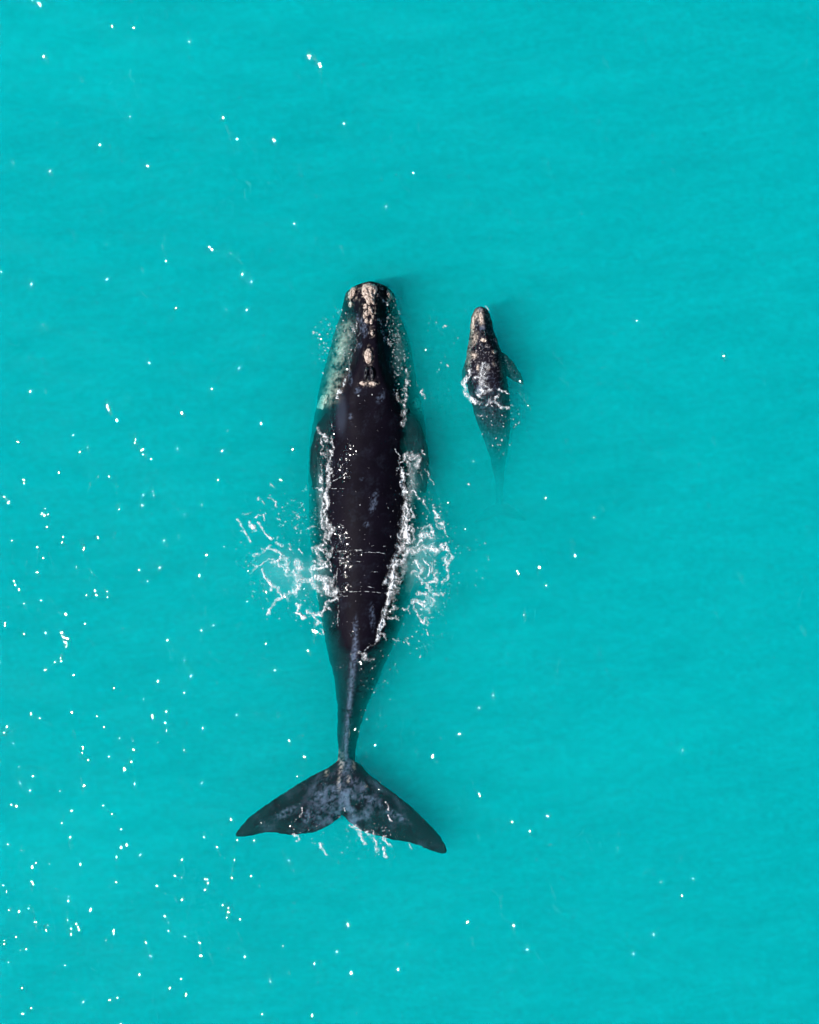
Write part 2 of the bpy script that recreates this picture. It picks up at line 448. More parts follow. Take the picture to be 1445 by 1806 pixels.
def build_adult():
    root = thing('adult_whale', None, 'large black adult whale with pale head patches and broad spread tail flukes', 'whale', 'whales swimming at the surface')
    root.location = (0, 0, 0)
    leadL = [(604, 1336), (594, 1343), (577, 1355.5), (549.5, 1369.5), (519, 1387.5), (491, 1405.5), (464, 1423.5), (439, 1443), (424, 1459), (416, 1470), (414, 1476)]
    trailL = [(604, 1439), (594, 1448), (580, 1458), (560.5, 1467.5), (538, 1473), (511, 1474.5), (483, 1470.5), (455, 1473), (430, 1478), (418, 1478.5), (415, 1477)]
    leadR = [(608, 1336), (622, 1340), (635, 1348), (649, 1365), (671, 1382), (699, 1402.5), (727, 1425), (754, 1451), (774, 1473), (786, 1491), (789, 1502)]
    trailR = [(604, 1439), (614.5, 1451), (635, 1465), (663, 1476), (691, 1483), (718, 1487), (740, 1494), (763, 1502.5), (781, 1508.5), (787, 1507), (789, 1504)]
    skin = skin_material('whale_skin', (0.0019, 0.0014, 0.0034), 9.0)
    body = fuse('body', [loft_body(adult_rows),
                         loft_blade(leadL, trailL, [-.20, -.20, -.22, -.25], [.26, .2, .13, .07], edge=.045),
                         loft_blade(leadR, trailR, [-.20, -.20, -.22, -.25], [.26, .2, .13, .07], edge=.045),
                         loft_blade([(585, 715), (560, 745), (547, 790), (545, 830), (551, 862)], [(625, 790), (600, 810), (580, 838), (563, 860), (553, 866)],
                                    [-.36, -.32, -.36, -.5], [.4, .25, .16, .08]),
                         loft_blade([(715, 715), (742, 745), (756, 790), (758, 830), (752, 866)], [(675, 790), (702, 812), (724, 842), (742, 866), (750, 870)],
                                    [-.36, -.32, -.36, -.5], [.4, .25, .16, .08])],
                0.028, skin, root)
    v = verts_of(body); P = (v[:, 0] / S + CX, CY - v[:, 1] / S)
    waver(body); v = verts_of(body)
    n1 = fbm(P[0] / 9, P[1] / 9, 21, 4); n2 = fbm(P[0] / 22, P[1] / 22, 31, 4); n3 = fbm(P[0] / 4, P[1] / 4, 41, 3)
    grey = np.zeros(len(v))
    for (x, y, rx, ry, t) in [(632, 560, 3, 6, 0), (644, 582, 6, 8, 0), (644, 594, 3, 3, 0), (634, 610, 4, 5, 20), (640, 575, 5, 12, 0), (618.5, 667, 3, 11, -8),
                              (631, 690, 5, 5, 0), (672, 702, 5, 9, 30), (660, 886, 5, 17, 14), (647, 925, 4, 4, 0), (619, 735, 4, 4, 0), (639, 845, 3, 2, 0),
                              (657, 1088, 4, 20, -4), (627, 1112, 4, 22, 2)]:
        grey = np.maximum(grey, ell(P, x, y, rx, ry, t, 0.7) * np.clip(.2 + n3 * 1.2 + n1 * .5, 0, .6))
    # shoulder sheen patch beside the left waterline
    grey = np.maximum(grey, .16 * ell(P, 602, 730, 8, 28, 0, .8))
    # pale spine of the tail stock
    sx = np.interp(P[1], [1095, 1140, 1155, 1200, 1250, 1300, 1340, 1365], [630, 627, 625, 621.5, 616.5, 611.5, 611, 609])
    sw = np.interp(P[1], [1095, 1130, 1160, 1200, 1250, 1300, 1340], [1.5, 4, 7, 6, 5.5, 7, 12])
    spine = np.exp(-((P[0] - sx) / sw) ** 2 * 1.2) * smooth(1090, 1130, P[1]) * smooth(1395, 1340, P[1])
    grey = np.maximum(grey, spine * np.clip(.48 + n3 * 1.2 + n1 * .6, .03, .9))
    # mottled flukes
    fl = smooth(1340, 1372, P[1])
    th_ = np.arctan2(P[0] - 607, np.maximum(P[1] - 1325, 1)); r_ = np.hypot(P[0] - 607, P[1] - 1325)
    ray = fbm(th_ * 5.5, r_ / 34, 71, 4)
    cen = np.exp(-((P[0] - 606) / 58) ** 2) * smooth(1350, 1385, P[1]) * smooth(1475, 1445, P[1])
    grey = np.maximum(grey, cen * np.clip(.20 + n1 * .7 + ray * 1.5 + n2 * .7 + n3 * .5, 0, 1))
    for (x, y, rx, ry, t) in [(557, 1439, 8, 8, 0), (572, 1415, 18, 14, 0), (505, 1434, 18, 6, -25), (540, 1440, 6, 12, 0), (651, 1432, 6, 6, 0), (655, 1412, 22, 6, 30), (700, 1440, 22, 5, 32), (580, 1400, 30, 12, -20)]:
        grey = np.maximum(grey, ell(P, x, y, rx, ry, t, .8) * np.clip(.3 + n3 * .9 + n1 * .9, 0, .8))
    grey = np.maximum(grey, fl * np.clip(ray * .5 + n3 * .2 - .05, 0, .2))
    grey = np.maximum(grey, np.clip(n2 * .10 + n3 * .06 - .01, 0, .07))
    tan = np.zeros(len(v))
    # pale lower lip on the left, barely on the right
    lipx = np.interp(P[1], [560, 600, 650, 690, 712], [612, 600, 592, 582, 574])
    tan = np.maximum(tan, np.exp(-((P[0] - lipx) / 15) ** 2) * smooth(552, 585, P[1]) * smooth(722, 705, P[1]) * np.clip(.36 + n1 * .8 + n2 * .6 + n3 * .6, 0, .8))
    lipr = np.interp(P[1], [560, 712], [690, 737])
    tan = np.maximum(tan, .10 * np.exp(-((P[0] - lipr) / 12) ** 2) * smooth(552, 585, P[1]) * smooth(722, 705, P[1]) * np.clip(.5 + n1, 0, 1))
    for (x, y, rx, ry, t) in [(602, 1350, 3.5, 14, 8), (624, 1350, 2, 8, -10), (576, 1364, 3, 5, 20), (598, 1382, 2.5, 12, 0), (597, 1335, 2.5, 10, 0), (646, 1387, 2.5, 2, 0), (615, 1375, 2.5, 6, 0)]:
        tan = np.maximum(tan, ell(P, x, y, rx, ry, t, .8) * np.clip(.25 + n3 * 1.2, 0, .75))
    for (x, y, rx, ry) in [(653, 516, 19, 20), (652, 550, 13, 24), (650.4, 629.5, 8, 15.5), (650, 677.5, 16, 6), (621, 518, 10, 18), (687.5, 520, 8, 14), (656.7, 588.6, 5, 7)]:
        tan = np.maximum(tan, ell((P[0], P[1]), x, y, rx, ry, 0, .5) * np.clip(n3 * 1.6 + n1 * .5 - .12, 0, .8))
    attr(body, 'grey', grey); attr(body, 'tan', tan)
    sf = Surface(body)
    def pad(outline, h, seed, label=None, lump=.5):
        o = patch('callosity', outline, h, sf, CALL, root, seed, lump)
        if label: o['label'] = label
        return o
    bonnet = [(640, 503), (646, 500), (653, 499.3), (660, 501), (665.5, 506), (667, 513), (664.5, 518), (662, 523), (661, 530), (662.5, 537), (659, 540), (655, 536),
              (652, 541), (647, 538), (646, 531), (643, 527), (639, 522), (638, 513)]
    pad(resample(bonnet + bonnet[:1], 49)[:-1], .10, 1, 'large crusty pale pad on the tip of the snout', .8)
    pad(blob_outline(645, 542.5, 4.2, 5.2, 10, 2), .06, 2); pad(blob_outline(654, 549.5, 4, 8.5, -14, 3), .06, 3)
    pad(blob_outline(648, 554.5, 5, 5, 0, 4), .06, 4); pad(blob_outline(643.5, 559.5, 3, 4, 0, 5), .05, 5)
    pad(blob_outline(658.4, 560.4, 2.4, 3.8, 0, 6), .05, 6); pad(blob_outline(647.3, 567.5, 3.4, 4.7, 0, 7), .05, 7)
    pad(blob_outline(655.4, 569, 2.9, 5, 0, 8), .05, 8); pad(blob_outline(656.7, 588.6, 2.8, 5, 0, 9), .05, 9)
    pad(blob_outline(650.4, 629.5, 7.2, 14, 0, 10, .08), .07, 10, 'oval pale pad ahead of the blowholes')
    pad(blob_outline(642, 677.3, 7, 4.5, 4, 11), .08, 11); pad(blob_outline(658, 677.6, 7.6, 4.3, 8, 12), .08, 12)
    pad(blob_outline(621, 516, 6.5, 12, 22, 13), .16, 13, 'pale pad on the left side of the chin'); pad(blob_outline(618, 536, 4, 5, 0, 14), .08, 14)
    pad(blob_outline(687.5, 519, 4.8, 10, -24, 15), .12, 15, 'pale pad on the right side of the chin')
    pad(blob_outline(568, 707, 8.5, 16, 33, 16, .3), .13, 16, 'pale green looking pad under water above the left eye', .3)
    pad(blob_outline(738, 712, 6, 12, -20, 17, .3), .09, 17, 'dim pale pad under water above the right eye', .3)
    for (x, t, k) in [(645.8, 9, 1), (656.2, -9, 2)]:
        patch('blowhole', blob_outline(x, 659.5, 4.0, 13, t, 30 + k, .06), .10, sf, WETB, root, 30 + k, .2, 'rim', 12)
    return root, body, sf

# ---------------- calf
calf_rows = [
    (540.5, 847.5, 3, -.20, -.02, 2.4, 6, .06, .05), (543, 847.8, 9, -.24, .02, 2.5, 8, .08, .12), (550, 849, 14.5, -.28, .03, 2.6, 8.5, .12, .2),
    (562, 849.5, 18, -.32, .03, 2.8, 8.5, .16, .28), (583, 851, 21.5, -.38, .03, 2.8, 10, .20, .34), (600, 853, 25.5, -.42, .05, 2.7, 13, .19, .4),
    (620, 855, 31, -.46, .09, 2.5, 20, .12, .45), (645, 856.5, 35.5, -.5, .13, 2.2, 25, .03, .5), (670, 859.5, 36.5, -.5, .08, 2.1, 25, .0, .5),
    (690, 864, 35.5, -.54, -.03, 2.1, 20, 0, .5), (710, 867, 34, -.60, -.11, 2, 20, 0, .48), (735, 871, 31, -.72, -.25, 2, 20, 0, .44),
    (760, 876, 26, -.88, -.46, 2, 20, 0, .38), (785, 879.5, 20, -1.05, -.70, 1.8, 12, 0, .3), (810, 882, 14, -1.25, -.97, 1.8, 10, 0, .24),
    (835, 883.5, 9.5, -1.5, -1.27, 1.8, 8, 0, .18), (860, 885, 7, -1.8, -1.62, 1.9, 6, 0, .13), (885, 886, 6, -2.1, -1.98, 2, 6, 0, .07), (905, 887, 3, -2.35, -2.3, 2, 6, 0, .03)]

def build_calf():
    root = thing('calf_whale', None, 'small mottled grey calf swimming beside the large black whale', 'whale', 'whales swimming at the surface')
    skin = skin_material('calf_skin', (0.004, 0.0034, 0.006), 15.0)
    body = fuse('body', [loft_body(calf_rows, 200, 64),
                         loft_blade([(884, 620), (897, 626), (909, 641), (919, 656), (926, 671), (926, 676)], [(872, 652), (890, 657), (898, 664), (909, 672), (920, 676), (925, 677)],
                                    [-.26, -.34, -.46, -.60], [.2, .15, .1, .06], 30),
                         loft_blade([(832, 622), (822, 632), (817, 648), (815, 664), (817, 680)], [(846, 655), (834, 662), (827, 670), (822, 678), (818, 681)],
                                    [-.5, -.65, -.85, -1.1], [.2, .15, .1, .06], 30),
                         loft_blade([(887, 880), (872, 890), (852, 906), (840, 922)], [(887, 908), (872, 915), (855, 920), (841, 924)], [-2.1, -2.15, -2.25], [.12, .08, .05], 26),
                         loft_blade([(887, 880), (902, 888), (922, 902), (936, 917)], [(887, 908), (903, 913), (920, 917), (935, 920)], [-2.1, -2.15, -2.25], [.12, .08, .05], 26)],
                0.02, skin, root, 3)
    v = verts_of(body); P = (v[:, 0] / S + CX, CY - v[:, 1] / S)
    waver(body); v = verts_of(body)
    n1 = fbm(P[0] / 8, P[1] / 8, 51, 4); n3 = fbm(P[0] / 3.2, P[1] / 3.2, 61, 3)
    grey = np.clip(.05 + n1 * .35 + n3 * .3, 0, .4) * smooth(640, 720, P[1])
    grey = np.maximum(grey, np.clip(n3 * 1.0 + n1 * .5 - .08, 0, .6))
    for (x, y, rx, ry, t) in [(847, 546, 4, 4, 0), (851, 580, 4, 5, 0), (845, 690, 4, 9, 0)]:
        grey = np.maximum(grey, ell(P, x, y, rx, ry, t, .7) * .6)
    tan = np.zeros(len(v))
    for (x, y, rx, ry, t, a) in [(849, 560, 5, 12, -4, 1.0), (840, 556, 4.5, 9, 12, .8), (834, 575, 3, 20, 6, .9), (838, 598, 4, 10, 18, .8), (829, 608, 3, 12, 6, .45), (864, 560, 2.5, 14, -16, .45),
                                 (835, 627, 5.5, 5, 20, .7), (872, 621, 4, 3.4, 0, .7), (843, 649, 2.2, 4.5, 0, .8), (871, 642, 2.2, 4, -20, .5), (826, 632, 4, 14, 4, .5),
                                 (884, 650, 3, 20, -8, .25), (861, 650, 3, 4, 0, .4), (880, 604, 3, 12, -14, .3)]:
        tan = np.maximum(tan, ell(P, x, y, rx, ry, t, .8) * np.clip(a * (.55 + n3 * 1.5 + n1 * .5), 0, 1))
    tan = np.maximum(tan, np.clip(n3 * 1.3 + n1 * .5 - .28, 0, .55) * smooth(672, 640, P[1]))
    attr(body, 'grey', grey); attr(body, 'tan', tan)
    sf = Surface(body)
    for k, (x, y, rx, ry, t, h) in enumerate([(849.5, 562, 4.2, 12, -4, .035), (853, 600.5, 6.5, 4, 6, .035), (834.5, 568, 2.3, 12, 7, .03), (872, 621, 3.4, 3, 0, .03), (843, 649, 2.3, 4.5, 0, .03), (836, 626, 3, 2.6, 0, .03)]):
        patch('callosity', blob_outline(x, y, rx, ry, t, 70 + k, .2), h, sf, CALL, root, 70 + k, .8, rings=6)
    for (x, t, k) in [(849.3, 10, 1), (854.3, -10, 2)]:
        patch('blowhole', blob_outline(x, 588.5, 2.2, 7, t, 80 + k, .06), .05, sf, WETB, root, 80 + k, .2, 'rim', 8)
    return root, body, sf

adult, adult_body, adult_sf = build_adult()
calf, calf_body, calf_sf = build_calf()

# ------------------------------------------------------------------ foam thrown up by the whales, and painted glints by the head
GX0, GY0, GX1, GY1, GD = 405, 485, 970, 1535, 0.8
gx = np.arange(GX0, GX1, GD); gy = np.arange(GY0, GY1, GD)
GXX, GYY = np.meshgrid(gx, gy)
env = np.zeros_like(GXX); dots = np.zeros_like(GXX)

def stroke(pts, w, d, ox, oy, sc):
    p = np.array([(ox + a / sc, oy + b / sc) for a, b in pts], float); w = w / sc
    x0, y0 = p.min(0) - 3 * w - 1; x1, y1 = p.max(0) + 3 * w + 1
    i0, i1 = np.searchsorted(gx, [x0, x1]); j0, j1 = np.searchsorted(gy, [y0, y1])
    X = GXX[j0:j1, i0:i1]; Y = GYY[j0:j1, i0:i1]
    if X.size == 0: return
    D = np.full(X.shape, 1e9)
    wob = fbm(X / 16, Y / 16, 77, 2) * 6 + fbm(X / 5, Y / 5, 79, 3) * 3; wob2 = fbm(X / 16, Y / 16, 78, 2) * 6 + fbm(X / 5, Y / 5, 80, 3) * 3
    Xw = X + wob; Yw = Y + wob2
    for a, b in zip(p[:-1], p[1:]):
        ab = b - a; t = np.clip(((Xw - a[0]) * ab[0] + (Yw - a[1]) * ab[1]) / max(ab @ ab, 1e-6), 0, 1)
        D = np.minimum(D, np.hypot(Xw - a[0] - t * ab[0], Yw - a[1] - t * ab[1]))
    e = d * np.exp(-(D / (w * 1.35)) ** 2 * 0.8)
    env[j0:j1, i0:i1] = np.maximum(env[j0:j1, i0:i1], e)

def fleck(x, y, r, d=1.0, el=1.0, ang=0.0):
    i0, i1 = np.searchsorted(gx, [x - 3 * r * el, x + 3 * r * el]); j0, j1 = np.searchsorted(gy, [y - 3 * r * el, y + 3 * r * el])
    X = GXX[j0:j1, i0:i1] - x; Y = GYY[j0:j1, i0:i1] - y
    if X.size == 0: return
    u = X * math.cos(ang) + Y * math.sin(ang); v = -X * math.sin(ang) + Y * math.cos(ang)
    q = d * np.exp(-((u / (r * el)) ** 2 + (v / r) ** 2) * 0.7)
    dots[j0:j1, i0:i1] = np.maximum(dots[j0:j1, i0:i1], q)

def spray(n, x, y, rx, ry, r0=.5, r1=1.3, tilt=0):
    a = math.radians(tilt)
    for _ in range(n):
        t = rng.uniform(0, 2 * np.pi); q = math.sqrt(rng.uniform()) ** 1.1
        px, py = math.cos(t) * rx * q, math.sin(t) * ry * q
        fleck(x + px * math.cos(a) - py * math.sin(a), y + px * math.sin(a) + py * math.cos(a),
              rng.uniform(r0, r1) ** 1.0, rng.uniform(.55, 1.1), rng.uniform(1, 2.2), rng.uniform(0, math.pi))

A = (410, 840, 6.45)
for pts, w, d in [
    ([(65, 480), (90, 540), (110, 610), (170, 670), (215, 750)], 13, .9), ([(110, 425), (160, 415), (225, 385)], 9, .6), ([(280, 275), (320, 265), (360, 300)], 14, .7),
    ([(420, 70), (455, 110), (490, 140)], 10, .65), ([(430, 230), (470, 280), (490, 330), (515, 355)], 10, .75), ([(260, 465), (300, 440), (345, 430), (375, 490), (390, 520)], 12, .75),
    ([(195, 520), (230, 570), (240, 590)], 18, 1.1), ([(300, 550), (360, 610), (410, 660), (440, 715)], 14, 1), ([(510, 475), (535, 500), (540, 530)], 11, .75), ([(440, 370), (470, 385)], 9, .7),
    ([(270, 890), (340, 870), (390, 820), (435, 800)], 18, .85), ([(435, 820), (510, 840), (550, 880), (545, 930), (480, 970)], 18, .95), ([(240, 890), (250, 930), (215, 975)], 11, .65),
    ([(450, 975), (520, 1000), (580, 1030), (620, 1080)], 20, .85), ([(230, 1010), (290, 1030), (330, 1000), (380, 965), (440, 950)], 11, .75), ([(215, 1100), (240, 1060), (300, 1020)], 11, .75),
    ([(330, 1065), (380, 1120), (410, 1190), (460, 1240), (520, 1270), (535, 1340), (560, 1370)], 16, .95), ([(440, 1290), (470, 1230)], 22, .85),
    ([(415, 1570), (430, 1500), (480, 1440), (560, 1380), (640, 1320)], 18, .95), ([(590, 1330), (650, 1400)], 16, .85), ([(690, 1340), (740, 1260), (760, 1180), (750, 1080), (770, 1010)], 42, .8),
    ([(560, 880), (600, 950), (650, 1050), (720, 1120)], 32, .75), ([(720, 970), (800, 1060)], 27, .75), ([(830, 1180), (920, 1230), (1000, 1310)], 42, .78), ([(640, 1130), (800, 1200)], 40, .6),
    ([(900, 1180), (990, 1150), (1080, 1160), (1130, 1210), (1110, 1280), (1190, 1320)], 30, 1.05), ([(1050, 1230), (1090, 1310), (1180, 1330)], 30, 1.05),
    ([(900, 1060), (980, 1040), (1070, 1020)], 18, .95), ([(890, 1050), (920, 1110), (910, 1180)], 17, .8), ([(900, 800), (960, 810), (1030, 780), (1080, 740)], 20, .85),
    ([(960, 850), (990, 930), (1060, 960), (1090, 900), (1050, 830), (970, 830)], 22, .9), ([(905, 980), (1000, 990), (1070, 985), (1090, 940)], 14, .95), ([(895, 810), (910, 870)], 10, .8),
    ([(1190, 1380), (1130, 1420), (1070, 1440), (1050, 1480), (1110, 1500)], 20, .9), ([(1040, 1490), (1040, 1540), (980, 1580), (930, 1570), (870, 1530)], 20, .9),
    ([(900, 1560), (970, 1640), (1020, 1690)], 14, .85), ([(940, 1690), (1000, 1660)], 18, .85), ([(720, 1460), (750, 1490)], 22, 1.1), ([(740, 1550), (780, 1550), (815, 1600)], 20, 1.1),
    ([(1010, 1740), (1040, 1800)], 12, .9), ([(500, 700), (540, 690)], 16, .75), ([(510, 760), (560, 800)], 22, .85), ([(650, 770), (690, 850)], 10, .8), ([(780, 820), (820, 860)], 13, 1),
    ([(690, 410), (760, 460)], 16, .65), ([(700, 580), (735, 560)], 14, .7), ([(880, 590), (935, 570)], 14, .75), ([(760, 350), (800, 320)], 9, .7), ([(1110, 980), (1120, 1060)], 12, .8), ([(1140, 1180), (1170, 1130)], 14, .8),
    ([(1010, 0), (1010, 150), (1020, 300), (1020, 450), (1040, 600), (1060, 720)], 15, .9), ([(1090, 0), (1080, 150), (1070, 300), (1065, 480), (1090, 600), (1110, 720)], 22, .95),
    ([(1080, 560), (1120, 620), (1080, 720)], 40, .85), ([(1110, 720), (1130, 800), (1110, 880)], 16, .7), ([(1188, 1050), (1193, 1250), (1198, 1500), (1213, 1690)], 5, .8)]:
    stroke(pts, w, d, *A)
A = (540, 700, 9.03)
for pts, w, d in [([(190, 490), (250, 560), (300, 600), (340, 700)], 24, .85), ([(400, 630), (420, 700), (400, 850), (380, 1000), (380, 1150), (360, 1350), (340, 1500), (320, 1700), (320, 1800)], 24, .9),
                  ([(330, 700), (340, 900), (330, 1100), (320, 1300)], 34, .5), ([(260, 1260), (240, 1400), (260, 1550), (260, 1800)], 24, .85), ([(230, 920), (290, 920)], 20, .75), ([(380, 430), (410, 480)], 10, .9),
                  ([(260, 870), (270, 760), (265, 660)], 16, .7), ([(240, 1050), (250, 1250)], 16, .7), ([(110, 1460), (190, 1440)], 10, .7)]:
    stroke(pts, w, d, *A)
A = (650, 780, 8.03)
for pts, w, d in [([(400, 110), (440, 220), (430, 370)], 9, 1), ([(400, 380), (460, 380)], 9, 1), ([(430, 300), (520, 250)], 12, .85), ([(520, 200), (620, 180), (710, 220), (700, 330)], 50, .78),
                  ([(560, 280), (600, 420), (620, 560), (600, 700), (590, 830)], 62, .62), ([(480, 420), (480, 560), (510, 680), (520, 800), (540, 900), (550, 1000), (550, 1150), (540, 1300), (550, 1500), (500, 1650)], 28, 1.0),
                  ([(520, 900), (500, 1100), (470, 1250), (440, 1400), (420, 1550), (380, 1700)], 50, .74), ([(620, 950), (640, 1050), (600, 1100)], 20, .9), ([(620, 1180), (630, 1320), (590, 1420)], 30, .72),
                  ([(640, 660), (690, 750), (710, 800)], 9, .95), ([(765, 110), (780, 180)], 18, 1), ([(750, 400), (770, 520)], 10, .7), ([(810, 380), (870, 500), (910, 560), (910, 600)], 9, .75),
                  ([(790, 830), (830, 920)], 14, 1), ([(920, 960), (970, 1040), (1020, 1110), (1060, 1150)], 26, .95), ([(960, 1050), (980, 1180), (1050, 1200)], 32, .66), ([(1080, 1200), (1110, 1350)], 11, .85),
                  ([(760, 1270), (790, 1210), (870, 1170), (900, 1260), (920, 1320)], 22, .9), ([(740, 1330), (830, 1300), (900, 1330)], 42, .8), ([(620, 1490), (700, 1460), (750, 1400)], 22, .95),
                  ([(650, 1560), (780, 1500), (880, 1480), (950, 1560), (1050, 1520)], 42, .85), ([(1060, 1450), (1110, 1500), (1150, 1570), (1170, 1640), (1120, 1720)], 22, 1.0)]:
    stroke(pts, w, d, *A)
A = (630, 950, 7.225)
for pts, w, d in [([(640, 60), (650, 160), (600, 250), (530, 300), (470, 400), (440, 500), (440, 620), (400, 750), (370, 850), (340, 980), (310, 1100), (280, 1200), (250, 1290)], 28, 1.0),
                  ([(600, 300), (560, 420), (520, 540), (480, 650), (450, 760)], 62, .64), ([(620, 60), (540, 160), (470, 320), (400, 450), (380, 550)], 42, .74), ([(700, 150), (850, 150), (950, 90), (1000, 160)], 36, .85),
                  ([(1090, 80), (1150, 140), (1190, 220), (1180, 270)], 20, 1.0), ([(1100, 240), (1140, 310), (1150, 400), (1140, 500), (1100, 560)], 22, .82), ([(740, 280), (790, 330), (830, 430)], 22, .85),
                  ([(700, 450), (770, 430), (830, 520)], 22, .85), ([(850, 270), (920, 360), (930, 450), (880, 500)], 15, .85), ([(960, 300), (1000, 450), (1010, 560)], 45, .6), ([(830, 580), (930, 560), (1000, 550)], 22, .85),
                  ([(890, 600), (930, 680), (1000, 720), (1080, 720)], 20, .85), ([(760, 720), (800, 690), (880, 700), (900, 760)], 16, .9), ([(700, 800), (760, 790), (840, 830), (920, 810)], 28, .95),
                  ([(760, 770), (830, 780), (850, 790)], 16, .85), ([(720, 860), (760, 950), (810, 1000), (840, 1060)], 18, .8), ([(800, 910), (900, 900), (930, 950)], 20, .75), ([(830, 1060), (890, 1010), (910, 1100)], 18, .8),
                  ([(940, 730), (990, 800), (940, 880)], 20, .68), ([(610, 870), (630, 910), (660, 870)], 10, .85), ([(400, 1020), (470, 1000), (530, 1050)], 16, .75), ([(420, 930), (480, 880), (520, 880)], 30, .62),
                  ([(20, 1440), (80, 1470), (100, 1540), (200, 1530)], 24, .75), ([(100, 1420), (180, 1370), (240, 1310)], 16, .62), ([(300, 1180), (360, 1230), (370, 1290)], 24, .74), ([(460, 1280), (520, 1300)], 14, .7),
                  ([(890, 1180), (915, 1240)], 10, .9), ([(620, 1280), (670, 1360)], 11, .75)]:
    stroke(pts, w, d, *A)
A = (780, 520, 4.755)                   # calf
for pts, w, d in [([(235, 640), (190, 700), (180, 770), (210, 830), (250, 880), (310, 905)], 16, 1.1), ([(360, 610), (340, 680), (350, 740), (330, 820)], 36, .8), ([(270, 690), (300, 680)], 18, .75),
                  ([(400, 920), (450, 880), (480, 850)], 9, .85), ([(470, 790), (550, 830)], 8, .8), ([(440, 900), (500, 950), (560, 940)], 12, .85), ([(280, 1005), (340, 1010)], 8, .55), ([(365, 115), (385, 125)], 7, 1.1),
                  ([(435, 380), (445, 410)], 7, 1.0), ([(320, 790), (420, 800)], 16, .66), ([(420, 850), (370, 930)], 12, .7)]:
    stroke(pts, w, d, *A)
A = (540, 480, 6.02)                    # head; strokes by the right lip paint sun glints as white specks
for pts, w, d in [([(790, 150), (805, 180)], 8, 1), ([(780, 250), (860, 350)], 15, .75), ([(780, 520), (850, 700), (900, 790)], 18, .7), ([(960, 640), (1010, 800), (1030, 960)], 30, .48),
                  ([(1060, 1030), (1080, 1130), (1040, 1250), (1050, 1350), (1030, 1500), (1035, 1620)], 28, .60), ([(500, 560), (480, 680), (510, 780)], 30, .45), ([(560, 640), (530, 780), (490, 900), (460, 1040), (420, 1130)], 5, .6),
                  ([(370, 1250), (340, 1330)], 16, .85), ([(420, 1130), (380, 1230)], 11, .72), ([(1230, 1260), (1265, 1340)], 9, .9), ([(70, 640), (120, 650)], 12, .9), ([(540, 540), (545, 590)], 8, .9), ([(940, 1250), (990, 1370)], 20, .7)]:
    stroke(pts, w, d, *A)
A = (400, 1310, 3.6125)                 # flukes
for pts, w, d in [([(790, 520), (840, 560), (880, 640)], 11, .85), ([(940, 570), (960, 690)], 11, .8), ([(1000, 600), (1040, 660)], 10, .85), ([(1000, 680), (1020, 730)], 9, 1.1), ([(425, 570), (430, 600)], 7, 1), ([(450, 600), (455, 625)], 8, 1.1),
                  ([(605, 640), (630, 705)], 7, .9), ([(1015, 385), (1035, 425)], 6, 1.1), ([(1028, 470), (1055, 495)], 6, 1.1), ([(890, 560), (920, 600)], 11, .7), ([(470, 420), (465, 480)], 5, .8), ([(745, 415), (750, 440)], 5, 1.1),
                  ([(1160, 640), (1180, 690)], 5, .8)]:
    stroke(pts, w, d, *A)

for a in [(260, 515, 985, 90, 105, .35, .9), (260, 752, 985, 48, 118, .35, .9), (120, 570, 860, 22, 110, .35, .8), (120, 722, 860, 26, 90, .35, .8), (150, 500, 990, 85, 110), (60, 535, 900, 50, 45), (60, 560, 1080, 40, 40), (170, 760, 985, 45, 115), (70, 795, 985, 70, 70), (70, 740, 1110, 50, 50), (40, 720, 880, 45, 60),
          (230, 702, 630, 22, 80, .4, 1.1, -10), (90, 690, 560, 18, 40, .4, 1.0), (90, 610, 595, 18, 45, .4, 1.0), (55, 600, 590, 28, 45), (40, 572, 600, 20, 40), (60, 885, 730, 38, 30), (26, 880, 770, 35, 40), (40, 650, 1180, 50, 40), (26, 660, 1240, 40, 45),  # sprays by the right lip are glints painted white
          (50, 655, 1470, 42, 18), (18, 545, 1460, 40, 20), (30, 612, 1480, 70, 45), (16, 780, 600, 30, 60), (20, 700, 1000, 120, 160), (24, 565, 860, 25, 60)]:
    spray(*a)
for (x, y, r, e, an) in [(616, 1570, 1.4, 1.5, 1), (600, 1580, 1, 1, 0), (680, 1615, 1.3, 1.4, .5), (712, 1612, 1, 1, 0), (629, 1735, 1.2, 1.6, 1.6), (786, 575, 1.8, 1.8, .6), (790, 645, 1.8, 2, .8), (778, 640, 1.4, 1, 0),
                         (782, 577, 1.2, 1, 0), (827, 854, 2, 1.3, .4), (564, 590, 1.8, 1.2, 0), (553, 588, 1.3, 1.5, 1), (574, 618, 1.4, 1.4, 1), (570, 658, 1.5, 1.3, .4), (657, 697, 1.5, 1, 0), (633, 699, 1.8, 1.2, 0)]:
    if y < GY1: fleck(x, y, r, 1.1, e, an)

# lace: ridged, warped noise eats holes into the envelopes
qx = GXX + 5 * fbm(GXX / 14, GYY / 14, 90, 3); qy = GYY + 5 * fbm(GXX / 14, GYY / 14, 91, 3)
w1, w2 = worley(qx / 9.5, qy / 9.5); v1, v2 = worley(qx / 4.6 + 40, qy / 4.6)
film = 1 - smooth(0.02, 0.42, w2 - w1); film2 = 1 - smooth(0.02, 0.5, v2 - v1)   # walls between bubbles, large and small
fine = fbm(GXX / 4.5, GYY / 4.5, 93, 2)
grain = fbm(qx / 10, qy / 10, 94, 4); clump = fbm(qx / 26, qy / 26, 95, 3)
field = np.maximum(env * (0.36 + 0.28 * film + 0.24 * film2 + 0.22 * fine + 0.62 * grain + 0.45 * clump), 0.80 * dots * (0.8 + 0.4 * fine))
TH = 0.24
dens = 0.92 * smooth(TH, TH + 0.68, field) ** 1.1
dens = np.maximum(dens, smooth(0.40, 0.95, env) * np.clip(0.28 + 0.55 * grain + 0.3 * fine, 0, 0.55))

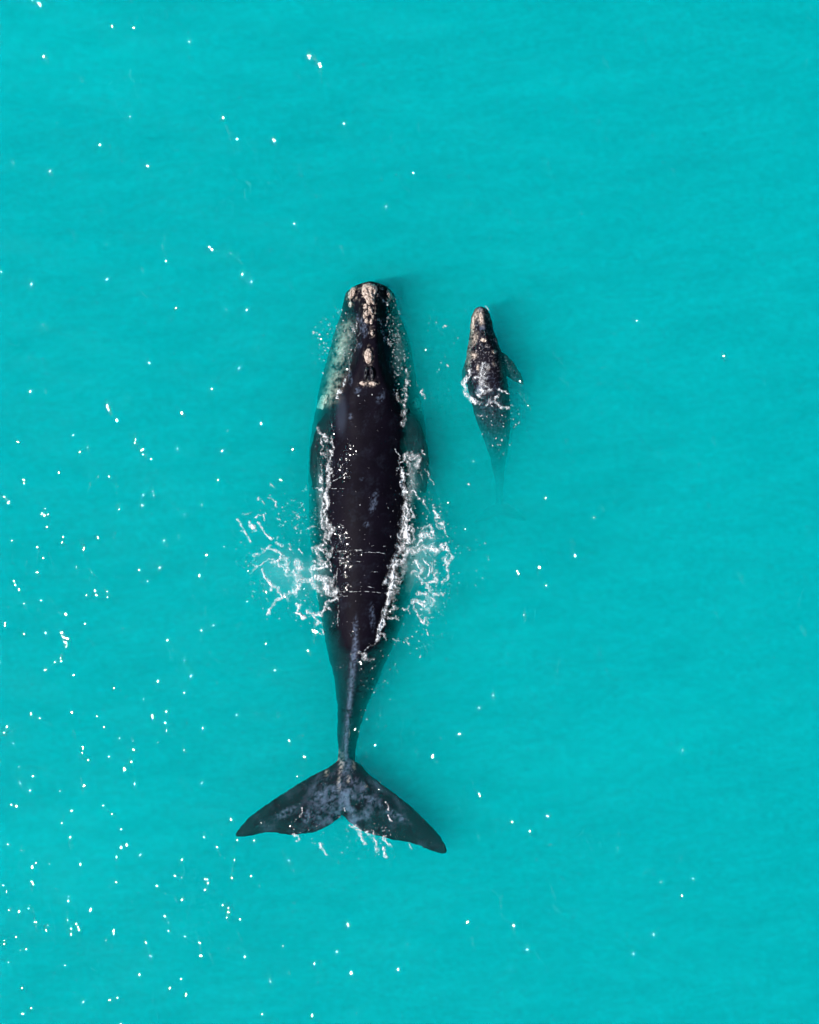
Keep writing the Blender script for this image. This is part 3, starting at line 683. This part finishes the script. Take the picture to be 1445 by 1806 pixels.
def foam_material():
    m, n, out, N, L = material('foam')
    a = N('ShaderNodeAttribute'); a.attribute_name = 'dens'
    d = N('ShaderNodeBsdfPrincipled'); d.inputs['Base Color'].default_value = (0.54, 0.57, 0.61, 1); d.inputs['Roughness'].default_value = 0.35
    tc = N('ShaderNodeTexCoord'); nz = N('ShaderNodeTexNoise'); nz.inputs['Scale'].default_value = 40; nz.inputs['Detail'].default_value = 3
    L(tc.outputs['Object'], nz.inputs['Vector'])
    b = N('ShaderNodeBump'); b.inputs['Strength'].default_value = 0.8; b.inputs['Distance'].default_value = 0.02
    L(nz.outputs['Fac'], b.inputs['Height']); L(b.outputs[0], d.inputs['Normal'])
    t = N('ShaderNodeBsdfTransparent'); mx = N('ShaderNodeMixShader')
    L(a.outputs['Fac'], mx.inputs[0]); L(t.outputs[0], mx.inputs[1]); L(d.outputs[0], mx.inputs[2]); L(mx.outputs[0], out.inputs['Surface'])
    return m
FOAM = foam_material()

def sheet(name, keep, X, Y, Z, mat):
    """Mesh of the grid cells whose four corners are kept."""
    c = keep[:-1, :-1] & keep[:-1, 1:] & keep[1:, 1:] & keep[1:, :-1]
    j, i = np.nonzero(c); nx = X.shape[1]
    q = np.stack([j * nx + i, (j + 1) * nx + i, (j + 1) * nx + i + 1, j * nx + i + 1], -1)
    if Y[-1, 0] > Y[0, 0]: q = q[:, ::-1]       # faces look up
    u, inv = np.unique(q.ravel(), return_inverse=True)
    V = np.stack([X.ravel()[u], Y.ravel()[u], Z.ravel()[u]], -1)
    o = mesh_from(name, V, inv.reshape(-1, 4), mat)
    return o, u

keep = dens > 0.02
g = keep.copy(); g[1:] |= keep[:-1]; g[:-1] |= keep[1:]; g[:, 1:] |= keep[:, :-1]; g[:, :-1] |= keep[:, 1:]
WX, WY = wx(GXX), wy(GYY)
FZ = wave_z(WX, WY)
jj, ii = np.nonzero(g)
zb = np.maximum(adult_sf.z(WX[jj, ii], WY[jj, ii]), calf_sf.z(WX[jj, ii], WY[jj, ii]))
FZ[jj, ii] = np.maximum(FZ[jj, ii], zb)
FZ = FZ + 0.004 + dens * (0.012 + 0.035 * np.clip(field, 0, 1.2)) + 0.012 * dens * fine
is_calf = (GXX > 806) & (GYY < 800)
is_head = (GYY < 735) & ~is_calf
is_tail = (GYY > 1190) & ~is_calf
is_left = (GXX < np.interp(GYY, [735, 880, 1000, 1190], [648, 646, 640, 628])) & ~is_calf & ~is_head & ~is_tail
is_right = ~is_calf & ~is_head & ~is_tail & ~is_left
for reg, lab in [(is_left, 'lacy white foam spreading left of the large whale'), (is_right, 'thick white foam along the right flank of the large whale'),
                 (is_head, 'sparse white foam flecks and painted glints around the head of the large whale'), (is_tail, 'white water flecks behind the tail flukes'),
                 (is_calf, 'ring of white foam over the back of the calf')]:
    o, u = sheet('foam', g & reg, WX, WY, FZ, FOAM)
    attr(o, 'dens', dens.ravel()[u]); o['label'] = lab; o['category'] = 'foam'; o['kind'] = 'stuff'

def build_bubbles():
    m, n, out, N, L = material('bubbly_water')
    v = N('ShaderNodeVolumeScatter'); v.inputs['Color'].default_value = (0.75, 0.95, 1.0, 1); v.inputs['Density'].default_value = 0.55
    L(v.outputs[0], out.inputs['Volume'])
    for k, (x, y, rx, ry, t, T) in enumerate([(505, 1010, 62, 62, 25, .16), (560, 1015, 32, 50, 0, .2), (740, 985, 34, 75, -6, .2), (755, 1065, 30, 30, 0, .15), (724, 860, 20, 60, -4, .18), (565, 880, 10, 70, 2, .14), (700, 640, 14, 55, -14, .08)]):
        nr, na = 12, 36; V = []; a = math.radians(t)
        prof = [(r / nr, 1) for r in range(0, nr + 1)] + [(r / nr, -1) for r in range(nr - 1, -1, -1)]
        for r, sg in prof:
            th = np.linspace(0, 2 * np.pi, na, endpoint=False); q = r * (1 + .16 * np.sin(2 * th + k) + .12 * np.sin(5 * th + 2 * k) + .08 * np.sin(9 * th + k))
            px, py = np.cos(th) * rx * q, np.sin(th) * ry * q
            V.append(np.stack([wx(x + px * math.cos(a) + py * math.sin(a)), wy(y - px * math.sin(a) + py * math.cos(a)), np.full(na, -.03 - T - .007 * k + sg * T * (1 - r * r) ** 2)], -1))
        V = np.concatenate(V); n_ = len(prof); idx = np.arange(n_ * na).reshape(n_, na); nx_ = np.roll(idx, -1, 1)
        F = np.stack([nx_[:-1], nx_[1:], idx[1:], idx[:-1]], -1).reshape(-1, 4)
        o = mesh_from('bubble_cloud', V, F, m); o['kind'] = 'stuff'; o['category'] = 'bubbles'; o['group'] = 'bubbly water under the foam'; o['label'] = 'pale bubbly water under the splashed foam'
build_bubbles()

# ------------------------------------------------------------------ the sea's skin: reflects the sky, tint paints in the light and dark of ripples
def build_surface():
    m, n, out, N, L = material('sea_surface')
    a = N('ShaderNodeAttribute'); a.attribute_name = 'ripple_shade'
    mc = N('ShaderNodeMix'); mc.data_type = 'RGBA'; L(a.outputs['Fac'], mc.inputs[0]); mc.inputs[6].default_value = (1, 1, 1, 1); mc.inputs[7].default_value = (0.85, 0.89, 0.895, 1)  # tint stands in for sunlight gathered and spread by ripples
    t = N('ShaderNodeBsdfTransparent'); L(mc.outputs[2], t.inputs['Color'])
    fr = N('ShaderNodeFresnel'); fr.inputs['IOR'].default_value = 1.333
    gl = N('ShaderNodeBsdfGlossy'); gl.inputs['Roughness'].default_value = 0.12
    mx = N('ShaderNodeMixShader'); L(fr.outputs[0], mx.inputs[0]); L(t.outputs[0], mx.inputs[1]); L(gl.outputs[0], mx.inputs[2]); L(mx.outputs[0], out.inputs['Surface'])
    xs = np.concatenate([[-2900, -400, -60, -22], np.arange(-16, 16.01, 0.045), [22, 60, 400, 2900]]); ys = np.concatenate([[-2900, -400, -60, -24], np.arange(-19, 19.01, 0.045), [24, 60, 400, 2900]])
    X, Y = np.meshgrid(xs, ys); PX, PY = X / S + CX, CY - Y / S
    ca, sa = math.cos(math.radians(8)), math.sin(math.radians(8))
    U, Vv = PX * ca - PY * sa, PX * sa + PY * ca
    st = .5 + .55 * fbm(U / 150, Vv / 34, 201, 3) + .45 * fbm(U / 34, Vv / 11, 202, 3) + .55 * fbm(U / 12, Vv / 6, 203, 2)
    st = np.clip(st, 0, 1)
    near = (PX > 400) & (PX < 945) & (PY > 480) & (PY < 1525)
    over = np.zeros(X.shape, bool); j, i = np.nonzero(near)
    zz = np.maximum(adult_sf.z(X[j, i], Y[j, i]), calf_sf.z(X[j, i], Y[j, i])); over[j, i] = zz > -1.2
    soft = over.astype(float)
    for _ in range(14):
        soft[1:-1, 1:-1] = (soft[1:-1, 1:-1] + soft[:-2, 1:-1] + soft[2:, 1:-1] + soft[1:-1, :-2] + soft[1:-1, 2:]) / 5
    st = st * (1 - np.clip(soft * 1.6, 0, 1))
    fade = smooth(19, 14, np.abs(Y)) * smooth(16, 11, np.abs(X))
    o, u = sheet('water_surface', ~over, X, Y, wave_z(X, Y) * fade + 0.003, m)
    attr(o, 'ripple_shade', st.ravel()[u]); o['kind'] = 'structure'
build_surface()

# ------------------------------------------------------------------ steep ripple crests that catch the sun
def gloss_water_material(name, rough, ior=1.333):
    m, n, out, N, L = material(name)
    fr = N('ShaderNodeFresnel'); fr.inputs['IOR'].default_value = ior
    gl = N('ShaderNodeBsdfGlossy'); gl.distribution = 'BECKMANN'; gl.inputs['Roughness'].default_value = rough; gl.inputs['Color'].default_value = (1, 1, 1, 1)
    t = N('ShaderNodeBsdfTransparent'); mx = N('ShaderNodeMixShader')
    L(fr.outputs[0], mx.inputs[0]); L(t.outputs[0], mx.inputs[1]); L(gl.outputs[0], mx.inputs[2]); L(mx.outputs[0], out.inputs['Surface'])
    return m
RIP = gloss_water_material('ripple_water', 0.075)

def random_sea(nx, ny, d, lmin, lmax, power, rms_slope, seed):
    r = np.random.default_rng(seed)
    kx = np.fft.fftfreq(nx, d) * 2 * np.pi; ky = np.fft.fftfreq(ny, d) * 2 * np.pi
    KX, KY = np.meshgrid(kx, ky); K = np.hypot(KX, KY); K[0, 0] = 1e-6
    a = np.where((K < 2 * np.pi / lmin) & (K > 2 * np.pi / lmax), K ** (-power), 0.0)
    # a little more energy travelling along the sun's bearing
    c = (KX * sun_dir.x + KY * sun_dir.y) / K / math.hypot(sun_dir.x, sun_dir.y)
    a = a * (0.55 + 0.6 * c * c)
    H = np.fft.fft2(r.standard_normal((ny, nx))) * a
    h = np.fft.ifft2(H).real; sx = np.fft.ifft2(H * 1j * KX).real; sy = np.fft.ifft2(H * 1j * KY).real
    k = rms_slope / math.sqrt((sx ** 2 + sy ** 2).mean() / 2)
    return h * k, sx * k, sy * k

def build_ripples(d, nx, ny, lmin, lmax, power, rms, cut, seed, label):
    h, sx, sy = random_sea(nx, ny, d, lmin, lmax, power, math.tan(math.radians(rms)), seed)
    X, Y = np.meshgrid((np.arange(nx) - nx / 2) * d, (np.arange(ny) - ny / 2) * d)
    gust = (1 + 0.28 * fbm(X / 5.5, Y / 5.5, 17 + seed, 3)) * (1 - 0.05 * smooth(-6, 8, X))
    h, sx, sy = h * gust, sx * gust, sy * gust
    steep = np.hypot(sx, sy) > math.tan(math.radians(cut))
    Z = wave_z(X, Y) + 0.006 + h
    o, u = sheet('ripple_crests', steep, X, Y, Z, RIP)
    nrm = np.stack([-sx.ravel()[u], -sy.ravel()[u], np.ones(len(u))], -1); nrm /= np.linalg.norm(nrm, axis=1)[:, None]
    o.data.normals_split_custom_set_from_vertices(nrm.tolist())
    o['kind'] = 'stuff'; o['label'] = label; o['category'] = 'ripples'
build_ripples(0.022, 1440, 1680, 0.12, 1.6, 1.75, 5.65, 12.0, 3, 'small steep ripple crests glinting in the sun on the bay')
build_ripples(0.0135, 1890, 2240, 0.07, 0.5, 1.7, 5.3, 14.0, 8, 'tiny wind wavelets glinting between the larger ripples')

# ------------------------------------------------------------------ thin water running off the adult's back
def build_film():
    m = gloss_water_material('running_water', 0.14, 1.45)
    d = 0.011
    zones = [(608, 826, 12, 22, 0), (605, 965, 12, 32, -4), (610, 1000, 10, 18, 0), (614, 1035, 10, 7, 0), (621, 1118, 4, 8, 0), (618, 795, 10, 12, 0), (600, 940, 8, 14, 0), (625, 975, 20, 4, 0),
             (652, 662, 6, 10, 0), (848, 612, 12, 8, 0)]
    for k, (x, y, rx, ry, t) in enumerate(zones):
        xs = np.arange(wx(x - 1.3 * max(rx, 3)), wx(x + 1.3 * max(rx, 3)), d); ys = np.arange(wy(y + 1.3 * ry), wy(y - 1.3 * ry), d)
        X, Y = np.meshgrid(xs, ys)
        P = (X / S + CX, CY - Y / S)
        n = 96 * (1 + max(X.shape) // 96)
        h, sx, sy = random_sea(n, n, d, 0.06, 0.22, 1.6, math.tan(math.radians(16)), 40 + k)
        h = h[:X.shape[0], :X.shape[1]]
        kp = (ell(P, x, y, rx, ry, t, .4) > .15) & (fbm(X * 9, Y * 9, 23, 2) > -0.12)
        z = (calf_sf if x > 800 else adult_sf).z(X, Y)
        o, u = sheet('water_film', kp & (z > 0.0), X, Y, z + 0.012 + h, m)
        o['kind'] = 'stuff'; o['category'] = 'water film'
        o['label'] = 'thin film of running water on wet whale skin'; o['group'] = 'water films on the whales'
    # streaks of white water lying across the back
    for k, pts in enumerate([[(597.5, 1043.5), (640, 1043), (683, 1045.5)], [(585, 862), (597, 862), (607, 861.5)], [(595, 972), (618, 970), (640, 970)], [(640, 974), (662, 974), (681, 976)], [(655, 962), (668, 962), (683, 964)],
                             [(628, 990), (642, 990.5)], [(652, 1008), (668, 1008.5)], [(638, 1034), (650, 1034), (661, 1037)], [(585, 850), (600, 842), (618, 840)], [(600, 1052), (614, 1051)], [(592, 984), (606, 984)]]):
        c = resample(pts, 2 + int(np.linalg.norm(np.array(pts[-1]) - pts[0]) / .7)); n = len(c); V = []
        wd = .62 * np.clip(.75 + 1.1 * fbm(c[:, 0] / 5, c[:, 1] / 5 + k * 9, 55, 3), .08, 1.6)
        for s_, hh in [(-1, -.01), (-.4, .012), (.4, .012), (1, -.01)]:
            x_, y_ = wx(c[:, 0]), wy(c[:, 1] + s_ * wd + 1.6 * fbm(c[:, 0] / 14, c[:, 1] / 14, 56 + k, 4))
            V.append(np.stack([x_, y_, adult_sf.z(x_, y_, 0) + hh], -1))
        V = np.concatenate(V); idx = np.arange(4 * n).reshape(4, n)
        F = np.stack([idx[1:, :-1], idx[1:, 1:], idx[:-1, 1:], idx[:-1, :-1]], -1).reshape(-1, 4)
        o = mesh_from('water_streak', V, F, FOAM)
        attr(o, 'dens', np.tile(np.clip(.32 + 1.9 * fbm(c[:, 0] / 7, c[:, 1] / 7 + k * 5, 57 + k, 3), 0, .9), 4))
        o['kind'] = 'stuff'; o['category'] = 'foam'; o['label'] = 'thin white water line lying across the black back'; o['group'] = 'water lines across the back'
build_film()

# set each whale's empty at its own middle
from mathutils import Matrix
for root, x, y in ((adult, 645, 960), (calf, 860, 680)):
    p = Vector((float(wx(x)), float(wy(y)), 0.0)); root.location = p
    for ch in root.children: ch.matrix_parent_inverse = Matrix.Translation(-p)
